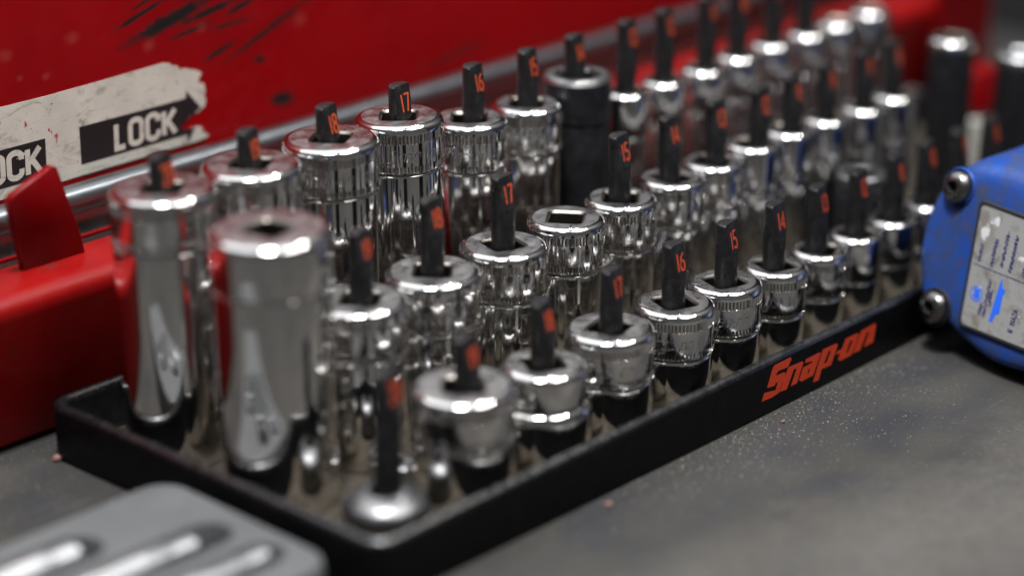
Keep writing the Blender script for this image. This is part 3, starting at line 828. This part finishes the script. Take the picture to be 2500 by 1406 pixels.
# label plate in a dark frame
lab4 = [(-15.8, 45.1), (-13.4, 9.3), (11.5, 9.0), (13.0, 44.3)]
def rr_quad(q, ins, k=5, r=1.8):
    out = []
    n = len(q)
    for i in range(n):
        p = Vector(q[i]); a = Vector(q[i - 1]); b = Vector(q[(i + 1) % n])
        da = (a - p).normalized(); db = (b - p).normalized()
        c = p + (da + db) * ins
        for j in range(k + 1):
            t = j / k
            out.append(tuple((c + da * r * (1 - t) ** 2 + db * r * t ** 2)))
    return out
outer = rr_quad(lab4, -0.7); inner = rr_quad(lab4, 0.0)
fr = mesh("label_frame", *loft([[fp(s, t, -0.9) for s, t in rr_quad(lab4, -0.9)], [fp(s, t, -1.5) for s, t in outer], [fp(s, t, -1.5) for s, t in rr_quad(lab4, -0.1)], [fp(s, t, -1.15) for s, t in inner]]), HOLE_BLACK, tool, smooth=False)
V = [fp(s, t, -1.2) for s, t in rr_quad(lab4, -0.05)]
plate = mesh("label_plate", V, [tuple(range(len(V)))], LABEL, tool, smooth=False)
# print on the label: rule, emblem, stripe, columns of tiny worn type running up the plate
def lq(a, b, e=0.0):
    """label coordinates: a 0..1 left to right, b 0..1 bottom to top"""
    bl, br, tr, tl_ = Vector(lab4[1]), Vector(lab4[2]), Vector(lab4[3]), Vector(lab4[0])
    p = (bl * (1 - a) + br * a) * (1 - b) + (tl_ * (1 - a) + tr * a) * b
    return fp(p.x, p.y, -1.26 - e)
mbk = flat_strokes([[(0.03, 0.505), (0.80, 0.50)]], 0.008, lambda a, b, e: lq(a, b, e))
r2 = random.Random(3)
def typerow(a, b0, b1, h):
    out = []; b = b0
    while b < b1:
        l = r2.uniform(0.008, 0.022)
        out.append([(a + r2.uniform(-h, h) * .25, b), (a + r2.uniform(-h, h) * .25, min(b1, b + l))])
        b += l + r2.uniform(0.004, 0.012)
    return out
for a, b0, b1, h in [(0.10, 0.54, 0.68, .03), (0.27, 0.54, 0.76, .03), (0.40, 0.56, 0.84, .03), (0.52, 0.54, 0.84, .03), (0.70, 0.55, 0.78, .03), (0.30, 0.12, 0.42, .03), (0.24, 0.12, 0.22, .03), (0.35, 0.22, 0.36, .03)]:
    m_ = flat_strokes(typerow(a, b0, b1, h), 0.045, lambda p, q, e: lq(p, q, e)); mbk.add(m_.v, m_.f)
pl, w = layout("R #1A2A", 0.05, 0.25)
m_ = flat_strokes([[(0.745 - y * 1.25, 0.08 + x * 0.95) for x, y in p] for p in pl], 0.011, lambda p, q, e: lq(p, q, e)); mbk.add(m_.v, m_.f)
mesh("printing", mbk.v, mbk.f, LABEL_INK, plate, smooth=False)
mbb = flat_strokes([[(0.145 + 0.085 * cos(t * pi / 12), 0.275 + 0.058 * sin(t * pi / 12)) for t in range(25)]], 0.012, lambda p, q, e: lq(p, q, e))
for poly in ([(0.13, 0.235), (0.19, 0.24), (0.20, 0.27), (0.185, 0.29), (0.19, 0.315), (0.13, 0.32), (0.10, 0.30), (0.12, 0.28), (0.10, 0.25)],
             [(0.39, 0.10), (0.435, 0.10), (0.46, 0.17), (0.51, 0.19), (0.50, 0.33), (0.525, 0.39), (0.47, 0.40), (0.455, 0.48), (0.43, 0.42)]):
    V2, T3 = tri_poly([poly]); mbb.add([lq(a_, b_, 0.02) for a_, b_ in V2], T3)
mesh("emblem", mbb.v, mbb.f, LABEL_BLUE, plate, smooth=False)

# ------------------------------------------------------------------ grey case with chrome bits, lower left corner
case = empty("bit_case", (-8, 10, 0))
tag(case, "open grey plastic case with molded hollows, lower left corner", "case")
CX0, CX1, CY0, CY1, CZ = -150, -7.6, 6, 70, 14.0
hol = [(-85, -40, 55.0, 14.0), (-85, -14.5, 38.0, 13.0), (-85, -12.6, 21.2, 12.0)]   # x range, y centre, width
def roundslot(x0, x1, yc, wd, z, k=8):
    r = wd / 2
    return [(x1 - r + r * cos(radians(a)), yc + r * sin(radians(a)), z) for a in [-90 + 180 * i / k for i in range(k + 1)]] + \
           [(x0 + r + r * cos(radians(a)), yc + r * sin(radians(a)), z) for a in [90 + 180 * i / k for i in range(k + 1)]]
outer = rrect(CX0, CX1 - 1.6, CY0 + 1.6, CY1 - 1.6, 7, CZ)
slots = [roundslot(a, b, yc, wd, CZ) for a, b, yc, wd in hol]
V2, T3 = tri_poly([[(p[0], p[1]) for p in outer]] + [[(p[0], p[1]) for p in s] for s in slots])
mb = MB()
off = lambda pts: [(x + 8, y - 10, z) for x, y, z in pts]
mb.add(off([(x, y, CZ) for x, y in V2]), T3)
for s, (a, b, yc, wd) in zip(slots, hol):
    Vs, Fs = loft([off(s), off(roundslot(a + .5, b - .5, yc, wd - 1, CZ - 1.0)), off(roundslot(a + .9, b - .9, yc, wd - 1.8, CZ - 8))], True, False, True)
    mb.add(Vs, Fs)
Vs, Fs = loft([off(rrect(CX0, CX1 - 1.6, CY0 + 1.6, CY1 - 1.6, 7, CZ)), off(rrect(CX0, CX1 - 0.5, CY0 + 0.5, CY1 - 0.5, 8, CZ - 0.5)), off(rrect(CX0, CX1, CY0, CY1, 8.5, CZ - 1.8)), off(rrect(CX0, CX1, CY0, CY1, 8.5, 0.3))])
mb.add(Vs, Fs)
mesh("shell", mb.v, mb.f, CASE_GREY, case, sharp=35)
DULL_BIT = m_chrome("dull_bit_steel", (0.36, 0.37, 0.38), 0.30, 0.46, 0.7)
def bit(label, x_tip, x_back, yc, zc, r, r2):
    """small socket lying along x: stepped chrome cylinder"""
    P = [(0.0, 0), (r2 * .55, 0), (r2 * .8, 0.2), (r2, 0.9), (r2, 8.0), (r * .98, 8.8), (r, 9.6), (r, x_tip - x_back - 0.8), (r - .5, x_tip - x_back), (0.0, x_tip - x_back)]
    n = 28
    L = [[(-d, rr * cos(2 * pi * i / n), rr * sin(2 * pi * i / n)) for i in range(n)] for rr, d in P]
    V, F = loft(L)
    o = mesh("chrome_bit", V, F, DULL_BIT, None, (x_tip, yc, zc), sharp=30)
    tag(o, label, "bit", "chrome bits lying in the grey case")
bit("leftmost blurred chrome bit lying in the grey case", -46.5, -80, 55.0, 11.6, 5.0, 4.3)
bit("middle blurred chrome bit lying in the grey case", -25, -80, 38.0, 11.8, 4.6, 4.0)
bit("rightmost blurred chrome bit lying in the grey case, near its corner", -17, -80, 21.2, 12.0, 4.1, 3.5)

# ------------------------------------------------------------------ sawdust and crumbs on the bench
mb = MB()
rr = random.Random(11)
def grain(x, y, s, z=0.0):
    a = rr.uniform(0, pi); c, s_ = cos(a), sin(a)
    w, l, h = s * rr.uniform(.5, 1), s * rr.uniform(.6, 1.7), s * rr.uniform(.3, .7)
    V = [(x + c * l, y + s_ * l, z), (x - s_ * w, y + c * w, z), (x - c * l, y - s_ * l, z), (x + s_ * w, y - c * w, z), (x, y, z + h)]
    mb.add(V, [(0, 1, 4), (1, 2, 4), (2, 3, 4), (3, 0, 4)])
for i in range(3600):
    x = rr.gauss(145, 50); y = -0.4 - abs(rr.gauss(0, 11)) * rr.random() ** 0.6 - rr.random() ** 4 * 25
    grain(x, y, rr.choice((.05, .06, .07, .08, .1, .13, .17, .24)) * rr.uniform(.8, 1.1), 0.02)
for i in range(1500):
    grain(rr.uniform(20, 330), rr.uniform(-150, -1), rr.uniform(.06, .2), 0.02)
for i in range(500):
    grain(rr.uniform(-50, 0), rr.uniform(70, 135), rr.uniform(.06, .24), 0.02)
m, nt, bs = new_mat("sawdust_mix")
nt.links.new(ramp(nt, noise(nt, 700, 1), [(0.35, (0.20, 0.16, 0.10)), (0.5, (0.24, 0.21, 0.155)), (0.66, (0.08, 0.07, 0.06))]), bs.inputs["Base Color"])
bs.inputs["Roughness"].default_value = 0.6
o = mesh("sawdust", mb.v, mb.f, m, smooth=False)
o["kind"] = "stuff"; o["label"] = "fine pale sawdust scattered on the grey bench"
PINK = m_flat("pink_rubber", (0.20, 0.10, 0.085), 0.7)
RUST = m_flat("orange_rubber", (0.20, 0.09, 0.06), 0.7)
def crumb(label, x, y, s, mat):
    V = []; F = []
    L = []
    for k, (z, f) in enumerate(((0, .8), (s * .35, 1.0), (s * .75, .8), (s * .95, .35))):
        L.append([(f * s * rr.uniform(.6, 1.1) * cos(2 * pi * i / 9), f * s * rr.uniform(.6, 1.1) * sin(2 * pi * i / 9), z) for i in range(9)])
    V, F = loft(L, True, True, True)
    o = mesh("crumb", V, F, mat, None, (x, y, 0.05), sharp=20)
    tag(o, label, "crumb")
crumb("pink crumb by the far left corner of the tray", -4.5, 121.5, 1.7, PINK)
crumb("pink crumb on the bench below the front of the tray", 77, -4.5, 1.2, PINK)
crumb("tiny orange crumb on the bench below the red logo", 149, -6.5, 0.7, RUST)
